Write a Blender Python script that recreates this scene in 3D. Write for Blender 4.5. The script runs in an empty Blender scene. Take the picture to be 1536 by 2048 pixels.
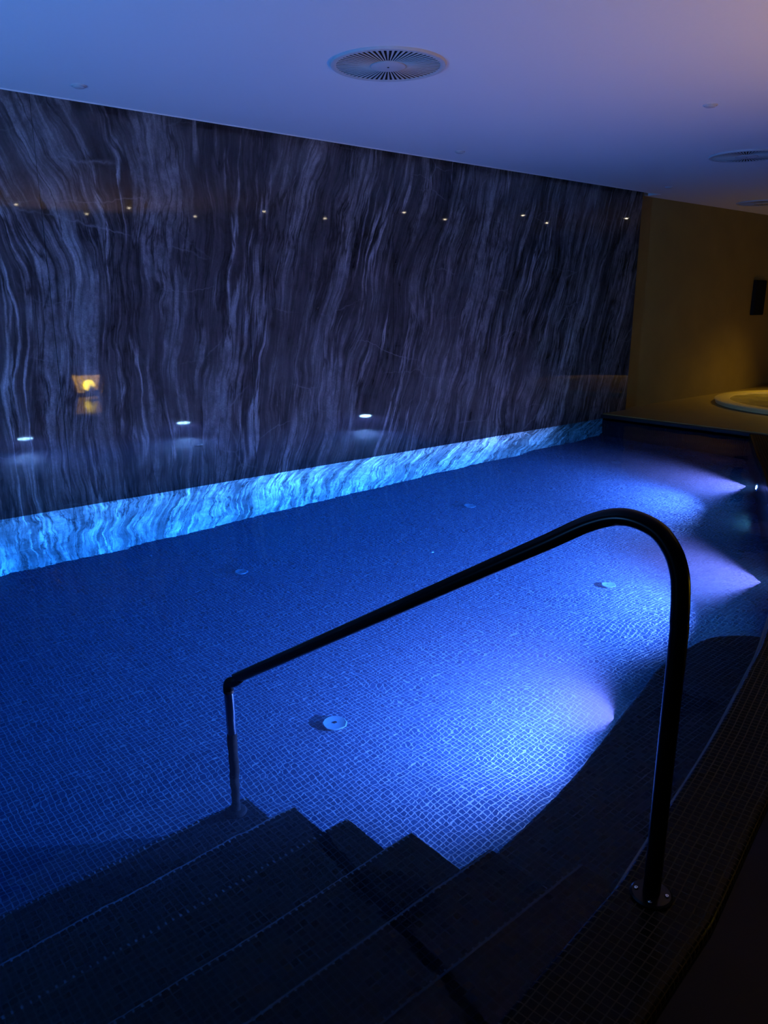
import bpy, bmesh, math, random
from mathutils import Vector, Matrix
random.seed(7)
S = bpy.context.scene
COL = S.collection
PI = math.pi
ZC = 2.772          # ceiling height above the water
YW = 5.775          # stone wall plane
XF = 8.86           # far end of the pool
DECK = 0.064        # far deck level
COP = 0.05          # near coping level
FLOOR = 0.02        # dark floor level
DEPTH = 1.25

# ------------------------------------------------------------------ helpers
def link(name, me, mat=None, parent=None):
    o = bpy.data.objects.new(name, me)
    COL.objects.link(o)
    if mat is not None:
        me.materials.append(mat)
    if parent is not None:
        o.parent = parent
    return o

def obj(name, bm, mat=None, parent=None, smooth=False):
    bmesh.ops.recalc_face_normals(bm, faces=bm.faces)
    me = bpy.data.meshes.new(name)
    bm.to_mesh(me); bm.free()
    if smooth:
        for p in me.polygons: p.use_smooth = True
    return link(name, me, mat, parent)

def smooth_angle(o, ang=35):
    me = o.data
    for p in me.polygons: p.use_smooth = True
    bm = bmesh.new(); bm.from_mesh(me)
    for e in bm.edges:
        if len(e.link_faces) == 2:
            e.smooth = e.calc_face_angle(0) < math.radians(ang)
    bm.to_mesh(me); bm.free()
    return o

def thing(name, label, cat, loc=(0, 0, 0), group=None, kind=None, rz=0):
    o = bpy.data.objects.new(name, None)
    o.empty_display_size = .1
    COL.objects.link(o); o.location = loc; o.rotation_euler = (0, 0, rz)
    return tag(o, label, cat, group, kind)

def tag(o, label=None, cat=None, group=None, kind=None):
    if label: o['label'] = label
    if cat: o['category'] = cat
    if group: o['group'] = group
    if kind: o['kind'] = kind
    return o

def copy_tree(o, parent=None):
    c = o.copy(); COL.objects.link(c)
    if parent is not None: c.parent = parent
    for ch in [k for k in bpy.data.objects if k.parent == o and k is not c]:
        copy_tree(ch, c)
    return c

def box(bm, x0, x1, y0, y1, z0, z1):
    v = [bm.verts.new(p) for p in ((x0,y0,z0),(x1,y0,z0),(x1,y1,z0),(x0,y1,z0),(x0,y0,z1),(x1,y0,z1),(x1,y1,z1),(x0,y1,z1))]
    for f in ((0,3,2,1),(4,5,6,7),(0,1,5,4),(1,2,6,5),(2,3,7,6),(3,0,4,7)):
        bm.faces.new([v[i] for i in f])

def prism(bm, pts, z0, z1):
    a = [bm.verts.new((x, y, z0)) for x, y in pts]
    b = [bm.verts.new((x, y, z1)) for x, y in pts]
    n = len(pts)
    bm.faces.new(a[::-1]); bm.faces.new(b)
    for i in range(n):
        bm.faces.new((a[i], a[(i+1) % n], b[(i+1) % n], b[i]))

def lathe(bm, prof, n=48, c=(0, 0), cap=True):
    """prof: list of (radius, z); revolved round the z axis at c"""
    rings = []
    for r, z in prof:
        if r < 1e-6:
            rings.append([bm.verts.new((c[0], c[1], z))])
        else:
            rings.append([bm.verts.new((c[0]+r*math.cos(2*PI*i/n), c[1]+r*math.sin(2*PI*i/n), z)) for i in range(n)])
    for a, b in zip(rings, rings[1:]):
        for i in range(n):
            j = (i+1) % n
            if len(a) == 1 and len(b) == 1: continue
            if len(a) == 1: bm.faces.new((a[0], b[i], b[j]))
            elif len(b) == 1: bm.faces.new((a[i], a[j], b[0]))
            else: bm.faces.new((a[i], a[j], b[j], b[i]))
    if cap:
        if len(rings[0]) > 1: bm.faces.new(rings[0][::-1])
        if len(rings[-1]) > 1: bm.faces.new(rings[-1])

def tube(bm, pts, r, n=28, ends=(1, 1), r_fn=None):
    pts = [Vector(p) for p in pts]
    t0 = (pts[1]-pts[0]).normalized()
    up = Vector((1, 0, 0)) if abs(t0.x) < .9 else Vector((0, 1, 0))
    nrm = t0.cross(up).normalized()
    rings = []
    for i, p in enumerate(pts):
        if i == 0: t = t0
        elif i == len(pts)-1: t = (pts[i]-pts[i-1]).normalized()
        else: t = ((pts[i+1]-p).normalized()+(p-pts[i-1]).normalized()).normalized()
        nrm = (nrm - t*nrm.dot(t)).normalized()
        bn = t.cross(nrm)
        rr = r if r_fn is None else r_fn(i, len(pts))
        rings.append([bm.verts.new(p+(nrm*math.cos(2*PI*k/n)+bn*math.sin(2*PI*k/n))*rr) for k in range(n)])
    for a, b in zip(rings, rings[1:]):
        for k in range(n):
            bm.faces.new((a[k], a[(k+1) % n], b[(k+1) % n], b[k]))
    if ends[0]: bm.faces.new(rings[0][::-1])
    if ends[1]: bm.faces.new(rings[-1])

def spline(pts, sub=12):
    """Catmull-Rom through the points (tuples of any size)"""
    P = [Vector(p) for p in pts]
    P = [P[0]*2-P[1]] + P + [P[-1]*2-P[-2]]
    out = []
    for i in range(1, len(P)-2):
        a, b, c, d = P[i-1], P[i], P[i+1], P[i+2]
        for k in range(sub):
            t = k/sub
            out.append(.5*((2*b)+(c-a)*t+(2*a-5*b+4*c-d)*t*t+(3*b-a-3*c+d)*t**3))
    out.append(P[-2])
    return out

def bevel(o, w, seg=3, ang=30):
    m = o.modifiers.new('bevel', 'BEVEL'); m.width = w; m.segments = seg
    m.limit_method = 'ANGLE'; m.angle_limit = math.radians(ang)
    return o

# ------------------------------------------------------------------ materials
def newmat(name):
    m = bpy.data.materials.new(name); m.use_nodes = True
    nt = m.node_tree; nt.nodes.clear()
    out = nt.nodes.new('ShaderNodeOutputMaterial')
    return m, nt, out

class N:
    """tiny node helper"""
    def __init__(s, nt): s.nt = nt
    def n(s, t, **k):
        d = s.nt.nodes.new(t)
        for a, b in k.items(): setattr(d, a, b)
        return d
    def set(s, sock, v):
        if isinstance(v, bpy.types.NodeSocket): s.nt.links.new(v, sock)
        else: sock.default_value = v
    def math(s, op, a, b=0.0, c=None, clamp=False):
        d = s.n('ShaderNodeMath', operation=op); d.use_clamp = clamp
        s.set(d.inputs[0], a); s.set(d.inputs[1], b)
        if c is not None: s.set(d.inputs[2], c)
        return d.outputs[0]
    def comb(s, x, y, z):
        d = s.n('ShaderNodeCombineXYZ')
        s.set(d.inputs[0], x); s.set(d.inputs[1], y); s.set(d.inputs[2], z)
        return d.outputs[0]
    def noise(s, vec, scale, detail=2, rough=.5, dist=0.0, out=0, lac=2.0):
        d = s.n('ShaderNodeTexNoise')
        s.set(d.inputs['Vector'], vec); d.inputs['Scale'].default_value = scale
        d.inputs['Detail'].default_value = detail; d.inputs['Roughness'].default_value = rough
        d.inputs['Distortion'].default_value = dist; d.inputs['Lacunarity'].default_value = lac
        return d.outputs[out]
    def ramp(s, fac, stops, interp='LINEAR'):
        d = s.n('ShaderNodeValToRGB'); d.color_ramp.interpolation = interp
        e = d.color_ramp.elements
        while len(e) < len(stops): e.new(.5)
        for i, (p, c) in enumerate(stops):
            e[i].position = p
            e[i].color = (c, c, c, 1) if isinstance(c, (int, float)) else (*c, 1)
        s.set(d.inputs[0], fac)
        return d.outputs[0]
    def mix(s, fac, a, b, blend='MIX'):
        d = s.n('ShaderNodeMix', data_type='RGBA', blend_type=blend)
        s.set(d.inputs[0], fac)
        for i, v in ((6, a), (7, b)):
            if isinstance(v, tuple) and len(v) == 3: v = (*v, 1)
            s.set(d.inputs[i], v)
        return d.outputs[2]
    def pos(s):
        return s.n('ShaderNodeNewGeometry').outputs['Position']
    def sep(s, v):
        d = s.n('ShaderNodeSeparateXYZ'); s.set(d.inputs[0], v)
        return d.outputs[0], d.outputs[1], d.outputs[2]

def simple(name, col, rough=.5, metal=0.0, spec=.5, emit=None, strength=0.0, noise_amt=.06, nscale=20, coat=0.0, bump=0.0):
    m, nt, out = newmat(name); k = N(nt)
    b = k.n('ShaderNodeBsdfPrincipled')
    f = k.noise(k.pos(), nscale, 3)
    c = k.mix(f, tuple(max(0, x*(1-noise_amt)) for x in col), tuple(x*(1+noise_amt) for x in col))
    k.set(b.inputs['Base Color'], c)
    b.inputs['Roughness'].default_value = rough; b.inputs['Metallic'].default_value = metal
    b.inputs['Specular IOR Level'].default_value = spec
    b.inputs['Coat Weight'].default_value = coat
    if bump:
        bp = k.n('ShaderNodeBump'); bp.inputs['Strength'].default_value = bump; bp.inputs['Distance'].default_value = .002
        k.set(bp.inputs['Height'], f); k.set(b.inputs['Normal'], bp.outputs[0])
    if emit:
        b.inputs['Emission Color'].default_value = (*emit, 1); b.inputs['Emission Strength'].default_value = strength
    nt.links.new(b.outputs[0], out.inputs[0])
    return m

def mosaic(name, tile_a, tile_b, grout, pitch=.024, gw=.10, rough=.25, use_uv=False, gbump=.35, spec=.22):
    """small square glass mosaic: grout lines on whichever axes lie in the face"""
    m, nt, out = newmat(name); k = N(nt)
    if use_uv:
        u, v, _ = k.sep(k.n('ShaderNodeUVMap').outputs[0]); axes = [(u, 1.0), (v, 1.0)]; vec = k.comb(u, v, 0.0)
    else:
        g = k.n('ShaderNodeNewGeometry'); x, y, z = k.sep(g.outputs['Position'])
        nx, ny, nz = k.sep(g.outputs['True Normal'])
        axes = [(x, k.math('LESS_THAN', k.math('ABSOLUTE', nx), .8)), (y, k.math('LESS_THAN', k.math('ABSOLUTE', ny), .8)),
                (z, k.math('LESS_THAN', k.math('ABSOLUTE', nz), .8))]
        vec = g.outputs['Position']
    # hand-laid tiles: the joints wander a little
    j = k.sep(k.noise(vec, 5.0, 1, out=1)); cells = []; mask = 0.0
    for i, (a, w) in enumerate(axes):
        aa = k.math('MULTIPLY_ADD', k.math('SUBTRACT', j[i], .5), .008, a)
        q = k.math('DIVIDE', aa, pitch)
        fr = k.math('FRACT', q); cells.append(k.math('FLOOR', q))
        d = k.math('ABSOLUTE', k.math('SUBTRACT', fr, .5))      # .5 at the joint
        ln = k.n('ShaderNodeMapRange', interpolation_type='SMOOTHSTEP')
        k.set(ln.inputs[0], d); ln.inputs[1].default_value = .5-gw; ln.inputs[2].default_value = .5-gw*.45
        l = k.math('MULTIPLY', ln.outputs[0], w)
        mask = l if isinstance(mask, float) else k.math('MAXIMUM', mask, l)
    while len(cells) < 3: cells.append(0.0)
    wn = k.n('ShaderNodeTexWhiteNoise'); k.set(wn.inputs[0], k.comb(*cells))
    col = k.mix(wn.outputs[0], tile_a, tile_b)
    col = k.mix(mask, col, grout)
    b = k.n('ShaderNodeBsdfPrincipled'); k.set(b.inputs['Base Color'], col)
    k.set(b.inputs['Roughness'], k.math('MULTIPLY_ADD', mask, .5, rough))
    b.inputs['Specular IOR Level'].default_value = spec
    bp = k.n('ShaderNodeBump', invert=True); bp.inputs['Strength'].default_value = gbump; bp.inputs['Distance'].default_value = .002
    k.set(bp.inputs['Height'], mask); k.set(b.inputs['Normal'], bp.outputs[0])
    nt.links.new(b.outputs[0], out.inputs[0])
    return m

def stone_material():
    m, nt, out = newmat('polished_striped_stone'); k = N(nt)
    x, y, z = k.sep(k.pos())
    # strata run down the slab, leaning one way on the left and the other way on the right
    lean = k.n('ShaderNodeMapRange'); k.set(lean.inputs[0], x)
    lean.inputs[1].default_value = 1.2; lean.inputs[2].default_value = 4.8
    lean.inputs[3].default_value = -.05; lean.inputs[4].default_value = .30
    zz = k.math('SUBTRACT', z, 1.2)
    u0 = k.math('SUBTRACT', x, k.math('MULTIPLY', lean.outputs[0], zz))
    # a bow in the upper left where the bands sweep to the left going up
    bow = k.math('MULTIPLY', k.math('POWER', k.math('MAXIMUM', k.math('SUBTRACT', z, 1.0), 0.0), 2.0), .13)
    sel = k.n('ShaderNodeMapRange'); k.set(sel.inputs[0], x)
    sel.inputs[1].default_value = 1.5; sel.inputs[2].default_value = 4.2; sel.inputs[3].default_value = 1.0; sel.inputs[4].default_value = 0.0
    u0 = k.math('ADD', u0, k.math('MULTIPLY', bow, sel.outputs[0]))
    big = k.noise(k.comb(k.math('MULTIPLY', x, .9), 3.0, k.math('MULTIPLY', z, .7)), 1.0, 3, .5)
    u = k.math('ADD', u0, k.math('MULTIPLY', k.math('SUBTRACT', big, .5), .46))
    med = k.noise(k.comb(k.math('MULTIPLY', x, 3.0), 7.0, k.math('MULTIPLY', z, 2.2)), 1.0, 4, .55)
    u = k.math('ADD', u, k.math('MULTIPLY', k.math('SUBTRACT', med, .5), .026))
    jag = k.noise(k.comb(k.math('MULTIPLY', x, 22.0), 11.0, k.math('MULTIPLY', z, 9.0)), 1.0, 4, .65)
    u = k.math('ADD', u, k.math('MULTIPLY', k.math('SUBTRACT', jag, .5), .022))
    def strata(fx, fz, det, ro, off):
        return k.noise(k.comb(k.math('MULTIPLY', u, fx), off, k.math('MULTIPLY', z, fz)), 1.0, det, ro)
    s1 = strata(1.5, .22, 3, .55, 1.0)
    s2 = strata(6.5, .55, 5, .62, 5.0)
    s3 = strata(27., 1.4, 4, .6, 9.0)
    s4 = strata(75., 4., 3, .6, 12.0)
    f = k.math('ADD', k.math('MULTIPLY', s1, .27), k.math('MULTIPLY', s2, .33))
    f = k.math('ADD', f, k.math('MULTIPLY', s3, .24))
    f = k.math('ADD', f, k.math('MULTIPLY', s4, .16))
    base = k.ramp(f, [(.37, (.004, .004, .005)), (.44, (.020, .020, .023)), (.495, (.047, .047, .052)), (.54, (.125, .125, .135)), (.61, (.33, .33, .35))])
    # broad pale feathered bands and broad dark ones
    mot = k.noise(k.comb(k.math('MULTIPLY', x, 16.0), 2.0, k.math('MULTIPLY', z, 10.0)), 1.0, 7, .7)
    pale = k.mix(k.ramp(mot, [(.35, 0.0), (.65, 1.0)]), (.07, .07, .078), (.25, .25, .27))
    pb = k.math('MULTIPLY', k.ramp(strata(3.4, .30, 5, .6, 51.0), [(.53, 0.0), (.575, .85)]), k.ramp(s3, [(.36, .15), (.5, 1.0)]))
    base = k.mix(pb, base, pale)
    db = k.math('MULTIPLY', k.ramp(strata(2.8, .28, 5, .6, 63.0), [(.54, 0.0), (.59, .85)]), k.ramp(s3, [(.5, 1.0), (.66, .2)]))
    base = k.mix(db, base, (.008, .008, .010))
    # blotchy mineral clouding
    cl = k.noise(k.comb(k.math('MULTIPLY', x, 2.2), 2.0, k.math('MULTIPLY', z, 2.2)), 1.0, 6, .65)
    base = k.mix(k.ramp(cl, [(.35, .0), (.75, .55)]), base, (.075, .075, .082))
    # bright silver seams that follow the strata
    seam = strata(4.2, .35, 4, .55, 21.0)
    sm = k.ramp(k.math('ABSOLUTE', k.math('SUBTRACT', seam, .56)), [(.0, 1.0), (.013, .55), (.03, .0)])
    smn = k.ramp(strata(2.5, 1.2, 3, .5, 30.0), [(.45, .0), (.6, 1.0)])
    base = k.mix(k.math('MULTIPLY', sm, smn), base, (.28, .28, .30))
    sd = k.ramp(k.math('ABSOLUTE', k.math('SUBTRACT', strata(5.1, .5, 5, .6, 41.0), .5)), [(.0, 1.0), (.008, .7), (.022, .0)])
    base = k.mix(k.math('MULTIPLY', sd, .85), base, (.008, .008, .010))
    # thin pale healed cracks running across
    v = k.n('ShaderNodeTexVoronoi', feature='DISTANCE_TO_EDGE')
    wv = k.noise(k.pos(), 3.0, 4, .6, out=1)
    wx, wy, wz = k.sep(wv)
    k.set(v.inputs['Vector'], k.comb(k.math('MULTIPLY_ADD', x, .8, k.math('MULTIPLY', wx, .16)), 0.0, k.math('MULTIPLY_ADD', z, 1.9, k.math('MULTIPLY', wz, .35))))
    v.inputs['Scale'].default_value = 1.1
    cr = k.ramp(v.outputs[0], [(.0, 1.0), (.006, .35), (.013, .0)])
    crn = k.ramp(k.noise(k.comb(x, 4.0, z), 1.6, 2), [(.52, .0), (.68, .5)])
    base = k.mix(k.math('MULTIPLY', cr, crn), base, (.20, .20, .215))
    mo2 = k.noise(k.comb(k.math('MULTIPLY', x, 9.0), 31.0, k.math('MULTIPLY', z, 5.5)), 1.0, 8, .72)
    base = k.mix(1.0, base, k.ramp(mo2, [(.30, .45), (.5, 1.15), (.68, 1.4)]), 'MULTIPLY')
    grain = k.noise(k.pos(), 90.0, 3, .7)
    base = k.mix(k.ramp(grain, [(.3, .35), (.6, 0.0)]), base, (.03, .03, .034))
    # hairline joints between the big slabs
    jq = k.math('ABSOLUTE', k.math('SUBTRACT', k.math('FRACT', k.math('DIVIDE', k.math('SUBTRACT', x, 1.99), 1.6)), .5))
    jm = k.math('GREATER_THAN', jq, .4990)
    base = k.mix(jm, base, (.01, .01, .012))
    b = k.n('ShaderNodeBsdfPrincipled'); k.set(b.inputs['Base Color'], base)
    b.inputs['Roughness'].default_value = .03
    b.inputs['Specular IOR Level'].default_value = .42
    nt.links.new(b.outputs[0], out.inputs[0])
    return m

def water_material():
    m, nt, out = newmat('pool_water'); k = N(nt)
    g = k.n('ShaderNodeBsdfRefraction'); g.inputs['IOR'].default_value = 1.333; g.inputs['Roughness'].default_value = 0.0
    gl = k.n('ShaderNodeBsdfGlossy'); gl.inputs['Roughness'].default_value = 0.0; gl.inputs[0].default_value = (1, 1, 1, 1)
    fr = k.n('ShaderNodeFresnel'); fr.inputs['IOR'].default_value = 1.333
    back = k.n('ShaderNodeNewGeometry').outputs['Backfacing']
    x, y, z = k.sep(k.pos())
    p = k.comb(x, y, 0.0)
    w1 = k.noise(p, 1.5, 1, .4)                       # slow swell, about a metre long
    w2 = k.noise(p, 5.0, 2, .5)
    w3 = k.noise(p, 17.0, 2, .5)
    h = k.math('ADD', k.math('MULTIPLY', w1, .0210), k.math('ADD', k.math('MULTIPLY', w2, .0014), k.math('MULTIPLY', w3, .00046)))
    b = k.n('ShaderNodeBump'); b.inputs['Strength'].default_value = 1.0; b.inputs['Distance'].default_value = 1.0
    k.set(b.inputs['Height'], h); 
    for nd in (g, gl, fr): k.set(nd.inputs['Normal'], b.outputs[0])
    fac = k.math('MULTIPLY', fr.outputs[0], k.math('MULTIPLY_ADD', back, .6, .4))
    mx = k.n('ShaderNodeMixShader'); k.set(mx.inputs[0], fac)
    nt.links.new(g.outputs[0], mx.inputs[1]); nt.links.new(gl.outputs[0], mx.inputs[2])
    nt.links.new(mx.outputs[0], out.inputs['Surface'])
    va = k.n('ShaderNodeVolumeAbsorption'); va.inputs['Density'].default_value = 1.0
    va.inputs['Color'].default_value = (1-.72, 1-.155, 1-.02, 1)
    vs = k.n('ShaderNodeVolumeScatter'); vs.inputs['Density'].default_value = .009; vs.inputs['Anisotropy'].default_value = .35
    vs.inputs['Color'].default_value = (.27, .46, 1.0, 1)
    ad = k.n('ShaderNodeAddShader'); nt.links.new(va.outputs[0], ad.inputs[0]); nt.links.new(vs.outputs[0], ad.inputs[1])
    nt.links.new(ad.outputs[0], out.inputs['Volume'])
    return m

M = {}
M['stone'] = stone_material()
M['water'] = water_material()
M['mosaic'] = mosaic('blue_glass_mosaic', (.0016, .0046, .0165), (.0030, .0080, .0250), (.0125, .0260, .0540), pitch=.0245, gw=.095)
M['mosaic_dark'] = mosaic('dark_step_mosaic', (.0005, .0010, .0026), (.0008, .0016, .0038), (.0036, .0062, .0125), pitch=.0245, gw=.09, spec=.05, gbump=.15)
M['nosing_glint'] = mosaic('step_edge_glint_mosaic', (.001, .002, .005), (.002, .003, .007), (.018, .034, .062), pitch=.0245, gw=.16, spec=.1)  # paler grout paints in the glints along the step edges
M['mosaic_coping'] = mosaic('black_coping_mosaic', (.002, .002, .002), (.005, .004, .0035), (.040, .032, .020), pitch=.0235, gw=.09, use_uv=True, spec=.04, gbump=.2)
M['ceiling'] = simple('white_ceiling_paint', (.72, .72, .73), .75, spec=.2, noise_amt=.015, nscale=40)
M['vent'] = simple('painted_grille', (.46, .46, .48), .6, spec=.2)
M['dark'] = simple('dark_void', (.01, .01, .012), .9, spec=.1)
M['yellow'] = simple('ochre_microcement', (.30, .21, .055), .55, noise_amt=.25, nscale=2.2)
M['deck'] = simple('ochre_floor_tile', (.27, .185, .055), .4, noise_amt=.18, nscale=3.0)
M['blackfloor'] = simple('black_honed_floor', (.002, .002, .002), .12, spec=.05, noise_amt=.3, nscale=8)
M['blackcoping'] = simple('black_stone_coping', (.006, .006, .006), .35, noise_amt=.3, nscale=12)
M['brownwall'] = simple('brown_wall_plaster', (.16, .11, .065), .6, noise_amt=.2, nscale=2)
M['rail'] = simple('black_lacquered_steel', (.002, .002, .0025), .24, metal=0.0, spec=.14, noise_amt=.2)
M['chrome'] = simple('polished_steel', (.60, .62, .65), .10, metal=1.0, noise_amt=.02)
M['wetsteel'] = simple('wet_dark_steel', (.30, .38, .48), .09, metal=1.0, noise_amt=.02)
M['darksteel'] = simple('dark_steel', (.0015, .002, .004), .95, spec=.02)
M['cover'] = simple('pale_plastic_cover', (.010, .029, .056), .4, spec=.3)
M['trim'] = simple('pale_waterline_tile', (.10, .16, .19), .4, spec=.1)
M['tub'] = simple('cream_tub_acrylic', (.75, .60, .26), .3, noise_amt=.05)
M['tubside'] = simple('brown_tub_side', (.10, .07, .045), .4)
M['brass'] = simple('brass_lattice', (.5, .33, .10), .35, metal=1.0)
M['speaker'] = simple('black_speaker_cloth', (.004, .004, .005), .8, spec=.2)

def emitter(name, col, strength):
    m, nt, out = newmat(name)
    e = nt.nodes.new('ShaderNodeEmission'); e.inputs[0].default_value = (*col, 1); e.inputs[1].default_value = strength
    nt.links.new(e.outputs[0], out.inputs[0]); return m
LAMP = (1.2, .52, 1.05)
M['lens'] = emitter('pool_lamp_lens', (.60, .68, 1.0), 500.0)
M['downlight'] = emitter('downlight_lens', (1.0, .85, .62), 45.0)
M['lantern'] = emitter('lantern_glow', (1.0, .72, .05), 80.0)
M['lantern_dim'] = emitter('lantern_paper', (1.0, .52, .02), 10.0)

# ------------------------------------------------------------------ camera
cd = bpy.data.cameras.new('camera'); cam = bpy.data.objects.new('camera', cd); COL.objects.link(cam)
R = ((0.75140, -0.17275, 0.63686), (-0.65984, -0.19693, 0.72511), (0.0, -0.96508, -0.26185))
f_px = 1570.0
v1 = Vector((2621-768, 598-1024, f_px)).normalized()
p = math.atan2(426.0, f_px)
D = Vector((0, math.cos(p), math.sin(p))); D = (D - v1*D.dot(v1)).normalized()
Yv = v1.cross(D)
if Yv.x > 0: Yv = -Yv
W = Matrix((v1, Yv, -D))                 # world = W @ camera-vector (x right, y down, z forward)
rt, up, bk = W @ Vector((1, 0, 0)), W @ Vector((0, -1, 0)), W @ Vector((0, 0, -1))
cam.matrix_world = Matrix(((rt.x, up.x, bk.x, 0), (rt.y, up.y, bk.y, 0), (rt.z, up.z, bk.z, 1.5), (0, 0, 0, 1)))
cd.sensor_fit = 'VERTICAL'; cd.sensor_height = 24.0; cd.lens = f_px/2048*24.0
cd.clip_start = .02
S.camera = cam

# ------------------------------------------------------------------ pool outline
XL = -3.2                                # left end of everything, out of frame
wall_pts = spline([(1.60, .885), (1.98, .965), (2.45, 1.065), (3.03, 1.21), (3.42, 1.315), (4.15, 1.56), (4.9, 1.84),
                   (6.11, 2.45), (6.98, 2.89), (7.73, 3.29), (8.3, 3.58), (XF, 3.87)], 10)
wall_pts = [(q.x, q.y) for q in wall_pts]
left_pts = [(XL, .42), (-1.5, .60), (0.0, .735), (.9, .81)]
inner = [(q.x, q.y) for q in spline(left_pts + [(1.60, .885)], 10)][:-1] + wall_pts

def offset(pts, d):
    out = []
    for i, pnt in enumerate(pts):
        a = Vector(pts[max(i-1, 0)]); b = Vector(pts[min(i+1, len(pts)-1)])
        t = (b-a).normalized(); out.append((pnt[0]+t.y*d, pnt[1]-t.x*d))
    return out

# floor of the pool
bm = bmesh.new(); box(bm, XL, XF+.3, .3, YW+.2, -DEPTH-.2, -DEPTH)
tag(obj('floor_pool', bm, M['mosaic']), 'blue mosaic floor of the pool under the water', kind='structure')
# curved wall of the pool under the coping
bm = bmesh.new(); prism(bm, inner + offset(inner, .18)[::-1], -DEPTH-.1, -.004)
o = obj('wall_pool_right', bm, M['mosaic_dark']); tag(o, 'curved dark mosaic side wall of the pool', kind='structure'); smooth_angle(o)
bm = bmesh.new(); box(bm, XF, XF+.3, 3.4, YW, -DEPTH-.1, DECK-.012)
tag(obj('wall_pool_far', bm, M['mosaic_dark']), 'dark far end wall of the pool', kind='structure')
bm = bmesh.new(); box(bm, XL-.3, XL, -3.5, YW+.3, -DEPTH-.1, ZC+.2)
tag(obj('wall_near', bm, M['brownwall']), 'brown wall at the near end of the hall', kind='structure')

# big stone wall, running on down into the pool
bm = bmesh.new(); box(bm, XL, 9.385, YW, YW+.25, -DEPTH-.1, ZC+.30)
tag(obj('wall_left', bm, M['stone']), 'tall polished dark striped stone wall standing in the pool', kind='structure')
bm = bmesh.new(); box(bm, 9.385, 17.2, 5.885, 6.1, -.2, ZC+.30)
tag(obj('wall_far_left', bm, M['yellow']), 'ochre wall beyond the stone wall', kind='structure')
bm = bmesh.new(); box(bm, 17.0, 17.3, -3.5, 5.9, -.2, ZC+.3)
tag(obj('wall_far', bm, M['yellow']), 'ochre end wall of the hall', kind='structure')
bm = bmesh.new(); box(bm, XL, 17.0, -3.8, -3.5, -.2, ZC+.3)
tag(obj('wall_right', bm, M['brownwall']), 'brown wall behind the photographer', kind='structure')

# ceiling with the shadow gap along the stone wall
bm = bmesh.new()
prism(bm, [(XL, -3.5), (17.0, -3.5), (17.0, 5.89), (9.593, 5.89), (9.593, 5.66), (XL, 5.66)], ZC, ZC+.10)
tag(obj('ceiling', bm, M['ceiling']), 'smooth white painted ceiling', kind='structure')
bm = bmesh.new(); box(bm, XL, 9.7, 5.50, YW+.2, ZC+.28, ZC+.34); box(bm, 9.593, 9.62, 5.60, 5.885, ZC+.1, ZC+.3)
tag(obj('ceiling_recess', bm, M['dark']), 'dark slot above the stone wall', kind='structure')
bm = bmesh.new(); box(bm, XL, 9.593, 5.652, 5.664, ZC-.006, ZC+.02)
tag(obj('trim_ceiling_edge', bm, M['ceiling']), 'thin white bead along the ceiling edge', kind='structure')

# floors
cop_out = offset(inner, .232)
bm = bmesh.new()
idx = [i for i, q in enumerate(inner)]
prism(bm, [(XL, -3.5), (17.0, -3.5), (17.0, 3.0), (XF+.01, 3.0)] + offset(inner, .20)[::-1], -.1, FLOOR)
tag(obj('floor', bm, M['blackfloor']), 'black polished floor beside the pool', kind='structure')
bm = bmesh.new(); prism(bm, [(XF, 3.0), (17.0, 3.0), (17.0, 5.9), (XF, 5.9)], -.15, DECK)
o = obj('floor_spa_deck', bm, M['deck']); tag(o, 'ochre deck between the pool end and the hot tub', kind='structure'); bevel(o, .006, 2)

# ------------------------------------------------------------------ coping
def coping(name, a, b, mat):
    """strip between the inner line and the outer line, rounded edges, with UVs in metres along and across"""
    seg = inner[a:b]; outl = cop_out[a:b]
    prof = [(0.0, -.10), (0.0, COP-.014), (.004, COP-.004), (.014, COP)] + [(.014+.204*i/8, COP) for i in range(1, 9)] + [(.228, COP-.004), (.232, COP-.014), (.232, -.05)]
    bm = bmesh.new(); uv = bm.loops.layers.uv.new('UVMap')
    rows = []; L = 0
    for i, (q, w) in enumerate(zip(seg, outl)):
        if i: L += (Vector(q)-Vector(seg[i-1])).length
        d = (Vector(w)-Vector(q)).normalized()
        s = 0; row = []
        for j, (t, z) in enumerate(prof):
            if j: s += math.hypot(t-prof[j-1][0], z-prof[j-1][1])
            row.append((bm.verts.new((q[0]+d.x*t, q[1]+d.y*t, z)), (L, s)))
        rows.append(row)
    for r0, r1 in zip(rows, rows[1:]):
        for j in range(len(prof)-1):
            quad = [r0[j], r1[j], r1[j+1], r0[j+1]]
            f = bm.faces.new([q[0] for q in quad])
            for l, q in zip(f.loops, quad): l[uv].uv = q[1]
    bm.faces.new([r[0] for r in rows[0]]); bm.faces.new([r[0] for r in rows[-1]][::-1])
    # close the underside
    for r0, r1 in zip(rows, rows[1:]):
        bm.faces.new((r0[-1][0], r1[-1][0], r1[0][0], r0[0][0]))
    return smooth_angle(obj(name, bm, mat), 50)
o = coping('pool_coping', 0, len(inner), M['mosaic_coping'])
tag(o, 'curved raised strip of small black mosaic tiles along the near pool edge', 'pool edge')
# pale sill just under the waterline
i0 = len(inner)-len(wall_pts)
w_in = offset(wall_pts[:70], -.020)
bm = bmesh.new(); prism(bm, w_in + wall_pts[:70][::-1], -.030, -.006)
tag(obj('waterline_sill', bm, M['trim']), 'thin pale blue tile ledge just below the waterline of the curved edge', 'ledge')
# black coping at the far end
bm = bmesh.new(); box(bm, XF-.05, XF+.012, 3.6, YW, DECK-.05, DECK-.008)
o = obj('end_coping', bm, M['blackcoping']); bevel(o, .004, 2)
tag(o, 'low black stone lip where the far pool end meets the ochre deck', 'pool edge')

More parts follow.
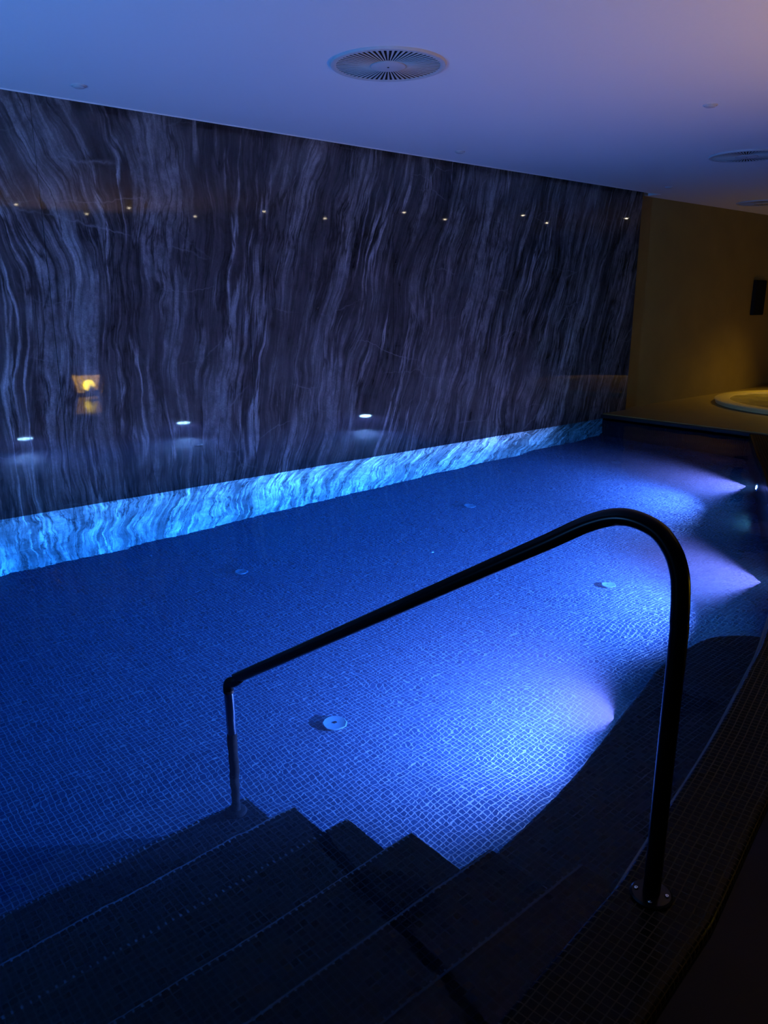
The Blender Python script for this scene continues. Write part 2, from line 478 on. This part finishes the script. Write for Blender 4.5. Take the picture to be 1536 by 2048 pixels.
# ------------------------------------------------------------------ steps
st = thing('pool_steps', 'dark mosaic steps going down into the water in the foreground', 'steps', (1.6, .9, 0))
ys = [1.06, 1.35, 1.665, 1.975, 2.28, 2.585]
ds = [.10, .28, .46, .64, .82, 1.01]
xe = [1.68, 1.635, 1.595, 1.555, 1.52, 1.485]
prev = None
for i in range(6):
    bm = bmesh.new()
    y0 = .30 if i == 0 else ys[i-1]-.002
    z1 = -ds[i]
    if i == 0:
        line = [q for q in inner if q[0] <= 1.60]
        pts = [(x, y-.02) for x, y in line] + [(xe[0], .9), (xe[0], ys[0]), (XL+.01, ys[0])]
        prism(bm, pts, -DEPTH-.02, z1)
    else:
        box(bm, XL+.01, xe[i], y0, ys[i], -DEPTH-.02, z1)
    bmesh.ops.translate(bm, verts=bm.verts, vec=(-1.6, -.9, 0))
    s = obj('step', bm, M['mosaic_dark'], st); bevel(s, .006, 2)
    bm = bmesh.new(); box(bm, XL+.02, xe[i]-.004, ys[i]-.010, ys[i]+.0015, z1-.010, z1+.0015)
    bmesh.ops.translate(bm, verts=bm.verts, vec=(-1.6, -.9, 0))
    obj('nosing_glint', bm, M['nosing_glint'], s)  # thin strip coloured lighter to draw the glint on the edge

# ------------------------------------------------------------------ submerged bench with a curved end
edge = spline([(1.60, 1.385), (1.75, 1.41), (2.11, 1.459), (2.41, 1.515), (2.70, 1.581), (2.95, 1.632), (3.18, 1.69), (3.345, 1.712),
               (3.56, 1.722), (3.73, 1.69), (3.86, 1.60), (3.935, 1.50)], 8)
edge = [(q.x, q.y) for q in edge]
back = [q for q in wall_pts if 1.64 <= q[0] <= 3.93]
bpts = [(1.60, 1.385)] + edge[1:] + [(3.98, 1.47)] + [(x, y-.05) for x, y in back[::-1]] + [(1.64, .86), (1.60, 1.0)]
bm = bmesh.new(); prism(bm, bpts, -DEPTH-.02, -.45)
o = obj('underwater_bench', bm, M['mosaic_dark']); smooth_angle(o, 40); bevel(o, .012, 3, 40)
tag(o, 'dark submerged bench with a curved rounded end along the right pool edge', 'bench')

# ------------------------------------------------------------------ water
i_w = [q for q in inner]
# overlap slightly into every wall, so that no air gap shows
ring = [(XL, YW+.02)] + [(XL, i_w[0][1]-.02)] + offset(i_w, .012)[1:-1] + [(XF+.01, 3.865), (XF+.01, YW+.02)]
bm = bmesh.new(); prism(bm, ring, -DEPTH-.06, 0.0)
water = obj('pool_water', bm, M['water'])
tag(water, 'still clear blue water filling the pool', 'water', kind='stuff')

# ------------------------------------------------------------------ handrail
ra, rb = Vector((1.597, .80)), Vector((1.40, 2.53))
rr = .0212
rail = thing('handrail', 'black tubular handrail bent down over the pool steps', 'handrail', (ra.x, ra.y, COP))
def rp(x, y, z): return (x-ra.x, y-ra.y, z-COP)
# straight post, bend, sloping grip
path = [rp(ra.x, ra.y, COP+.004)] + [rp(1.597, .80, z) for z in (.2, .4, .6, .78)]
bend = spline([(1.597, .801, .78), (1.596, .804, .845), (1.595, .812, .905), (1.592, .835, .958), (1.587, .878, .998),
               (1.578, .951, 1.011), (1.570, 1.032, .983), (1.556, 1.150, .908)], 8)
path += [rp(*q) for q in bend[1:]]
end = Vector((1.407, 2.462, .080))
a0 = Vector(bend[-1])
for t in [i/8 for i in range(1, 9)]:
    path.append(rp(*(a0.lerp(end, t))))
bm = bmesh.new()
tube(bm, path, rr, 32, ends=(1, 0))
# slanted flat end of the grip
bm.verts.ensure_lookup_table()
last = list(bm.verts)[-32:]
dirv = (Vector(path[-1])-Vector(path[-2])).normalized()
cx = Vector(path[-1])
for v in last:
    h = (v.co-cx).z/rr
    v.co += dirv*(.028*h)          # the upper side reaches further than the lower one
bm.faces.new(last)
grip = obj('rail_tube', bm, M['rail'], rail); smooth_angle(grip, 40)
# elbow fitting at the water's surface
bm = bmesh.new()
el = [(1.409, 2.450, .076), (1.406, 2.482, .052), (1.402, 2.512, .042), (1.400, 2.527, .028), (1.400, 2.532, .008), (1.400, 2.532, -.022)]
tube(bm, [rp(*q) for q in spline(el, 6)], .0212, 28, r_fn=lambda i, n: .0150+.0065*min(1, i/(n*.45)))
e = obj('elbow', bm, M['rail'], rail); smooth_angle(e, 40)
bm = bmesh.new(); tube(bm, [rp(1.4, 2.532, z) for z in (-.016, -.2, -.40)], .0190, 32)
lp = obj('lower_post', bm, M['wetsteel'], rail, True); lp['label'] = 'brighter metallic upper length of the submerged post'; smooth_angle(lp, 40)
bm = bmesh.new(); tube(bm, [rp(1.4, 2.532, z) for z in (-.39, -.7, -1.005)], .0196, 32)  # rest of the post in a darker, matt material
lp = obj('post_bottom', bm, M['darksteel'], rail, True); smooth_angle(lp, 40)
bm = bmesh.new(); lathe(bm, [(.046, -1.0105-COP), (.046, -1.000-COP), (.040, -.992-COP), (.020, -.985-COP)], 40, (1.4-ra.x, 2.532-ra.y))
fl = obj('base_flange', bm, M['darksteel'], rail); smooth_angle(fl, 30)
bm = bmesh.new(); lathe(bm, [(.052, 0), (.052, .006), (.047, .010), (.0215, .012)], 48)
fl = obj('base_flange', bm, M['rail'], rail); smooth_angle(fl, 30)
for ang in (-65, 25, 115, 205):
    a = math.radians(ang)
    bm = bmesh.new(); lathe(bm, [(.0052, .0105), (.0052, .0130), (.0040, .0142), (.0022, .0142), (.0018, .0125), (0, .0125)], 16, (.037*math.cos(a), .037*math.sin(a)))
    sc = obj('screw', bm, M['chrome'], fl); smooth_angle(sc, 30)

# ------------------------------------------------------------------ underwater lamps
def pool_lamp(x, y, z, ang, beam, label, power, spread=150, blend=.68, rad=.085):
    """ang: heading of the beam in degrees from +X"""
    t = thing('underwater_light', label, 'pool light', (x, y, z), 'round lamps in the curved pool wall')
    t.rotation_euler = (PI/2, 0, math.radians(ang)+PI/2)     # local +z points along the beam
    bm = bmesh.new(); lathe(bm, [(rad+.03, -.035), (rad+.03, .006), (rad+.022, .014), (rad+.004, .014), (rad, .004), (rad, -.004)], 48, cap=False)
    r = obj('trim_ring', bm, M['chrome'], t); smooth_angle(r, 30)
    bm = bmesh.new(); lathe(bm, [(rad, -.006), (rad, .001), (rad*.75, .007), (rad*.4, .010), (0, .011)], 48)
    l = obj('lens', bm, M['lens'], t); smooth_angle(l, 50)
    ld = bpy.data.lights.new('pool_lamp', 'SPOT'); ld.energy = power; ld.color = LAMP
    ld.spot_size = math.radians(spread); ld.spot_blend = blend; ld.shadow_soft_size = 0.0
    lo = bpy.data.objects.new('pool_lamp', ld); COL.objects.link(lo)
    h = math.radians(beam)
    lo.location = (x+math.cos(math.radians(ang))*.09, y+math.sin(math.radians(ang))*.09, z)
    tilt = math.radians(1)
    d = Vector((math.cos(h)*math.cos(tilt), math.sin(h)*math.cos(tilt), math.sin(tilt)))
    lo.rotation_euler = d.to_track_quat('-Z', 'Y').to_euler()
    return t
pool_lamp(2.93, 1.635, -.74, 103, 103, 'round underwater lamp hidden in the face of the dark bench', 3200, 164, 1.0)
pool_lamp(4.92, 1.856, -.68, 112, 120, 'round underwater lamp at the right edge of the photo beyond the bench', 4600, 122)
pool_lamp(7.16, 2.985, -.68, 117, 130, 'round bright underwater lamp farthest down the curved pool wall', 4100, 120)

# ------------------------------------------------------------------ fittings on the pool floor
def fitting(x, y, r, label, h=.028):
    t = thing('floor_inlet', label, 'pool inlet', (x, y, -DEPTH), 'round inlets on the pool floor')
    bm = bmesh.new(); lathe(bm, [(r*.78, 0), (r*.78, h*.5), (r*.96, h*.55), (r, h*.75), (r*.97, h*.95), (r*.9, h), (r*.86, h*.96), (0, h*.96)], 40)
    smooth_angle(obj('cover', bm, M['cover'], t), 30)
    bm = bmesh.new(); lathe(bm, [(.006, h*.95), (.006, h+.002), (.003, h+.003), (0, h+.003)], 12)
    obj('screw', bm, M['darksteel'], t)
fitting(2.187, 2.876, .063, 'round pale inlet cover on the pool floor nearest the handrail')
fitting(2.822, 4.802, .057, 'round pale inlet cover on the pool floor left of centre near the stone wall')
fitting(5.220, 4.755, .057, 'round pale inlet cover on the floor near the middle of the stone wall')
fitting(4.594, 2.848, .057, 'round inlet cover on the floor just inside the bend of the handrail')
fitting(7.649, 4.773, .057, 'round inlet cover on the floor near the far end of the pool')
for x, y, lab in ((4.161, 4.179, 'small pale dot of a screw cap on the middle of the pool floor'),
                  (2.434, 5.485, 'small pale screw cap on the floor close under the stone wall at left')):
    bm = bmesh.new(); lathe(bm, [(.013, 0), (.013, .006), (.009, .010), (0, .011)], 20)
    o = obj('pale_dot', bm, M['cover']); o.location = (x, y, -DEPTH); tag(o, lab, 'cap'); smooth_angle(o)

# ------------------------------------------------------------------ ceiling fittings
def vent(x, y, label):
    t = thing('ceiling_vent', label, 'ceiling vent', (x, y, ZC), 'round slotted ceiling vents')
    Rv = .327; n = 60
    bm = bmesh.new(); lathe(bm, [(Rv*.895, .0), (Rv*.895, -.012), (Rv*.93, -.016), (Rv*.985, -.013), (Rv, -.004), (Rv, .0)], 96, cap=False)
    smooth_angle(obj('outer_ring', bm, M['vent'], t), 40)
    bm = bmesh.new(); lathe(bm, [(Rv*.90, -.0085), (Rv*.90, -.0075)], 64)
    obj('back_plate', bm, M['dark'], t)
    bm = bmesh.new()                       # radial bars between the slots
    for i in range(n):
        a = 2*PI*i/n
        r0, r1 = Rv*.29, Rv*.90; w0, w1 = .42*2*PI*r0/n, .46*2*PI*r1/n
        ca, sa = math.cos(a), math.sin(a)
        for zt, zb in ((-.0095, -.0115),):
            vs = []
            for z in (zt, zb):
                for r, w in ((r0, w0), (r1, w1)):
                    for sgn in (-1, 1):
                        vs.append(bm.verts.new((r*ca-sgn*w/2*sa, r*sa+sgn*w/2*ca, z)))
            for f in ((0,1,3,2), (4,6,7,5), (0,4,5,1), (2,3,7,6), (0,2,6,4), (1,5,7,3)):
                bm.faces.new([vs[q] for q in f])
    obj('radial_grille', bm, M['vent'], t)
    bm = bmesh.new(); lathe(bm, [(Rv*.30, -.006), (Rv*.30, -.015), (Rv*.28, -.017), (0, -.0175)], 64)
    h = smooth_angle(obj('hub_disc', bm, M['vent'], t), 30)
    bm = bmesh.new(); lathe(bm, [(.006, -.017), (.006, -.0195), (0, -.0205)], 12); obj('screw', bm, M['dark'], h)
vent(3.255, 3.672, 'large round slotted air vent in the ceiling at the top centre')
vent(7.652, 3.672, 'round slotted ceiling vent cut by the right edge of the photo')
vent(11.435, 5.20, 'farthest round ceiling vent above the ochre wall')

def detector(x, y, label):
    t = thing('recessed_cap', label, 'ceiling cap', (x, y, ZC), 'small round caps on the ceiling')
    bm = bmesh.new(); lathe(bm, [(.047, 0), (.047, -.004), (.043, -.007), (.036, -.007)], 40, cap=False)
    smooth_angle(obj('ring', bm, M['vent'], t), 30)
    bm = bmesh.new(); lathe(bm, [(.036, -.001), (.036, -.011), (.031, -.014), (0, -.015)], 40)
    smooth_angle(obj('disc', bm, M['vent'], t), 30)
detector(2.125, 5.275, 'small round ceiling cap at the upper left above the stone wall')
detector(5.533, 5.273, 'small round ceiling cap above the middle of the stone wall')
detector(9.063, 5.240, 'small round ceiling cap above the far end of the stone wall')
detector(5.540, 2.949, 'small round ceiling cap at the right between the vents')

spots = [(3.836, -.558), (5.054, -1.158), (5.197, .063), (6.494, -.396), (6.914, .95), (8.238, .711), (8.585, 2.230), (9.824, 1.883),
         (10.287, 3.139), (11.583, 2.612), (11.925, 3.948)]
def downlight(x, y, first=None):
    if first is None:
        t = thing('ceiling_downlight', 'small dimmed warm downlight seen only as a bright dot mirrored in the stone wall', 'downlight', (x, y, ZC), 'dim warm downlights mirrored in the stone wall')
        bm = bmesh.new(); lathe(bm, [(.034, 0), (.034, -.003), (.028, -.005), (.022, -.003), (.022, 0)], 32, cap=False)
        smooth_angle(obj('trim_ring', bm, M['vent'], t), 30)
        bm = bmesh.new(); lathe(bm, [(.021, -.001), (.021, -.007), (.014, -.012), (0, -.013)], 24)
        obj('lens', bm, M['downlight'], t)
        return t
    t = copy_tree(first); t.location = (x, y, ZC)
    return t
dl0 = downlight(*spots[0])
for q in spots[1:]: downlight(*q, first=dl0)

# ------------------------------------------------------------------ hot tub
tc = (11.75, 4.10); tr = 1.46
tub = thing('hot_tub', 'round raised hot tub glowing yellow on the ochre deck', 'hot tub', (tc[0], tc[1], DECK))
bm = bmesh.new(); lathe(bm, [(tr-.02, 0), (tr-.01, .045), (tr, .05), (tr, .062), (tr-.012, .070), (tr-.15, .070), (tr-.20, .066), (tr-.22, .03)], 96, cap=False)
rim = smooth_angle(obj('rim', bm, M['tub'], tub), 40)
bm = bmesh.new(); lathe(bm, [(tr-.045, -.001), (tr-.045, .048), (tr-.02, .048), (tr-.018, .0)], 96, cap=False)
smooth_angle(obj('side_band', bm, M['tubside'], tub), 40)
bm = bmesh.new(); nr, na = 26, 96
rows = []
for i in range(nr+1):
    r = (tr-.205)*i/nr
    if i == 0: rows.append([bm.verts.new((0, 0, .055))]); continue
    row = []
    for j in range(na):
        a = 2*PI*j/na; x, y = r*math.cos(a), r*math.sin(a)
        h = .055 + (.020*math.exp(-((x+.35)**2+(y-.1)**2)/.10)+.016*math.exp(-((x-.2)**2+(y+.4)**2)/.12))*(.6+.4*math.sin(17*x+3)*math.cos(15*y)) + .003*math.sin(11*x+5*y)*math.sin(9*y-4*x)
        row.append(bm.verts.new((x, y, h)))
    rows.append(row)
for j in range(na): bm.faces.new((rows[0][0], rows[1][j], rows[1][(j+1) % na]))
for a_, b_ in zip(rows[1:], rows[2:]):
    for j in range(na): bm.faces.new((a_[j], b_[j], b_[(j+1) % na], a_[(j+1) % na]))
M['foam'] = simple('bubbling_tub_water', (.50, .42, .20), .12, noise_amt=.55, nscale=2.6, bump=.6)
obj('bubbling_water', bm, M['foam'], tub, True)

# black speaker on the ochre wall
sp = thing('wall_speaker', 'black upright wall speaker on the ochre wall above the hot tub', 'speaker', (13.15, 5.885, 1.52))
bm = bmesh.new(); box(bm, -.185, .185, -.055, -.0, -.27, .27); b_ = obj('housing', bm, M['speaker'], sp); bevel(b_, .01, 2)
bm = bmesh.new(); box(bm, -.165, .165, -.062, -.052, -.25, .25); obj('grille_cloth', bm, M['speaker'], sp)

# ------------------------------------------------------------------ glowing shell lantern, seen mirrored in the stone wall
ln = thing('shell_lantern', 'glowing yellow fan patterned lantern seen mirrored in the stone wall', 'lantern', (4.78, -1.02, FLOOR))
bm = bmesh.new()
box(bm, -.21, .21, -.10, .10, 0, .02)
obj('base', bm, M['darksteel'], ln)
bm = bmesh.new(); lathe(bm, [(.0, .065), (.045, .070), (.075, .10), (.088, .145), (.080, .19), (.055, .225), (.0, .24)], 32)
g = smooth_angle(obj('globe', bm, M['lantern'], ln), 60)
bm = bmesh.new()
a = [bm.verts.new(q) for q in ((-.15, -.09, .04), (.15, -.09, .04), (.22, -.09, .31), (-.22, -.09, .31))]
b2 = [bm.verts.new(q) for q in ((-.15, -.084, .04), (.15, -.084, .04), (.22, -.084, .31), (-.22, -.084, .31))]
for i in range(4): bm.faces.new((a[i], a[(i+1) % 4], b2[(i+1) % 4], b2[i]))
bm.faces.new(a); bm.faces.new(b2[::-1])
obj('back_panel', bm, M['lantern_dim'], ln)
bm = bmesh.new()
for i in range(17):
    an = math.radians(20+140*i/16)
    L = .31/max(math.sin(an), .62)
    q0 = Vector((0, .10, .045)); q1 = Vector((math.cos(an)*L*.8, .10, .045+math.sin(an)*.27))
    tube(bm, [q0, q0.lerp(q1, .5), q1], .0065, 8)
for s_ in (-1, 1):
    tube(bm, [(s_*.16, .10, .02), (s_*.23, .10, .32)], .007, 8)
tube(bm, [(-.23, .10, .32), (.23, .10, .32)], .007, 8)
obj('fan_ribs', bm, M['brass'], ln)

# ------------------------------------------------------------------ lamps of the room and added washes
def point(name, loc, energy, col, size=.1):
    ld = bpy.data.lights.new(name, 'POINT'); ld.energy = energy; ld.color = col; ld.shadow_soft_size = size
    lo = bpy.data.objects.new(name, ld); COL.objects.link(lo); lo.location = loc; return lo
def spot(name, loc, aim, energy, col, size=60, blend=.8, soft=.05):
    ld = bpy.data.lights.new(name, 'SPOT'); ld.energy = energy; ld.color = col; ld.spot_size = math.radians(size); ld.spot_blend = blend
    ld.shadow_soft_size = soft
    lo = bpy.data.objects.new(name, ld); COL.objects.link(lo); lo.location = loc
    lo.rotation_euler = (Vector(aim)-Vector(loc)).to_track_quat('-Z', 'Y').to_euler(); return lo
WARM = (1.0, .66, .06)
spot('spa_downlight_lamp', (13.6, 4.6, ZC-.02), (12.4, 4.3, 0), 260, WARM, 84, 1.0)
spot('added_uplight', (4.6, -.6, .5), (4.3, .8, ZC), 265, (1.0, .56, .17), 105, 1.0, .1)  # unseen warm uplight, added to tint the right side of the ceiling

spot('added_blue_wash', (-2.9, 2.6, .45), (1.5, 5.2, 2.3), 1050, (.08, .33, 1.0), 120, 1.0, .08)  # unseen wash, added to brighten ceiling and stone from the left

w = bpy.data.worlds.new('world'); S.world = w; w.use_nodes = True
w.node_tree.nodes['Background'].inputs[0].default_value = (0, 0, 0, 1)
w.node_tree.nodes['Background'].inputs[1].default_value = 0

S.view_settings.view_transform = 'Standard'; S.view_settings.look = 'None'
S.view_settings.exposure = 0.0; S.view_settings.gamma = 1.0; S.view_settings.use_curve_mapping = False
c = S.cycles
c.max_bounces = 8; c.diffuse_bounces = 3; c.glossy_bounces = 4; c.transmission_bounces = 6; c.volume_bounces = 0
c.use_adaptive_sampling = True; c.adaptive_threshold = .06
c.transparent_max_bounces = 8
c.caustics_refractive = True; c.caustics_reflective = True
c.sample_clamp_indirect = 6.0
c.use_denoising = True
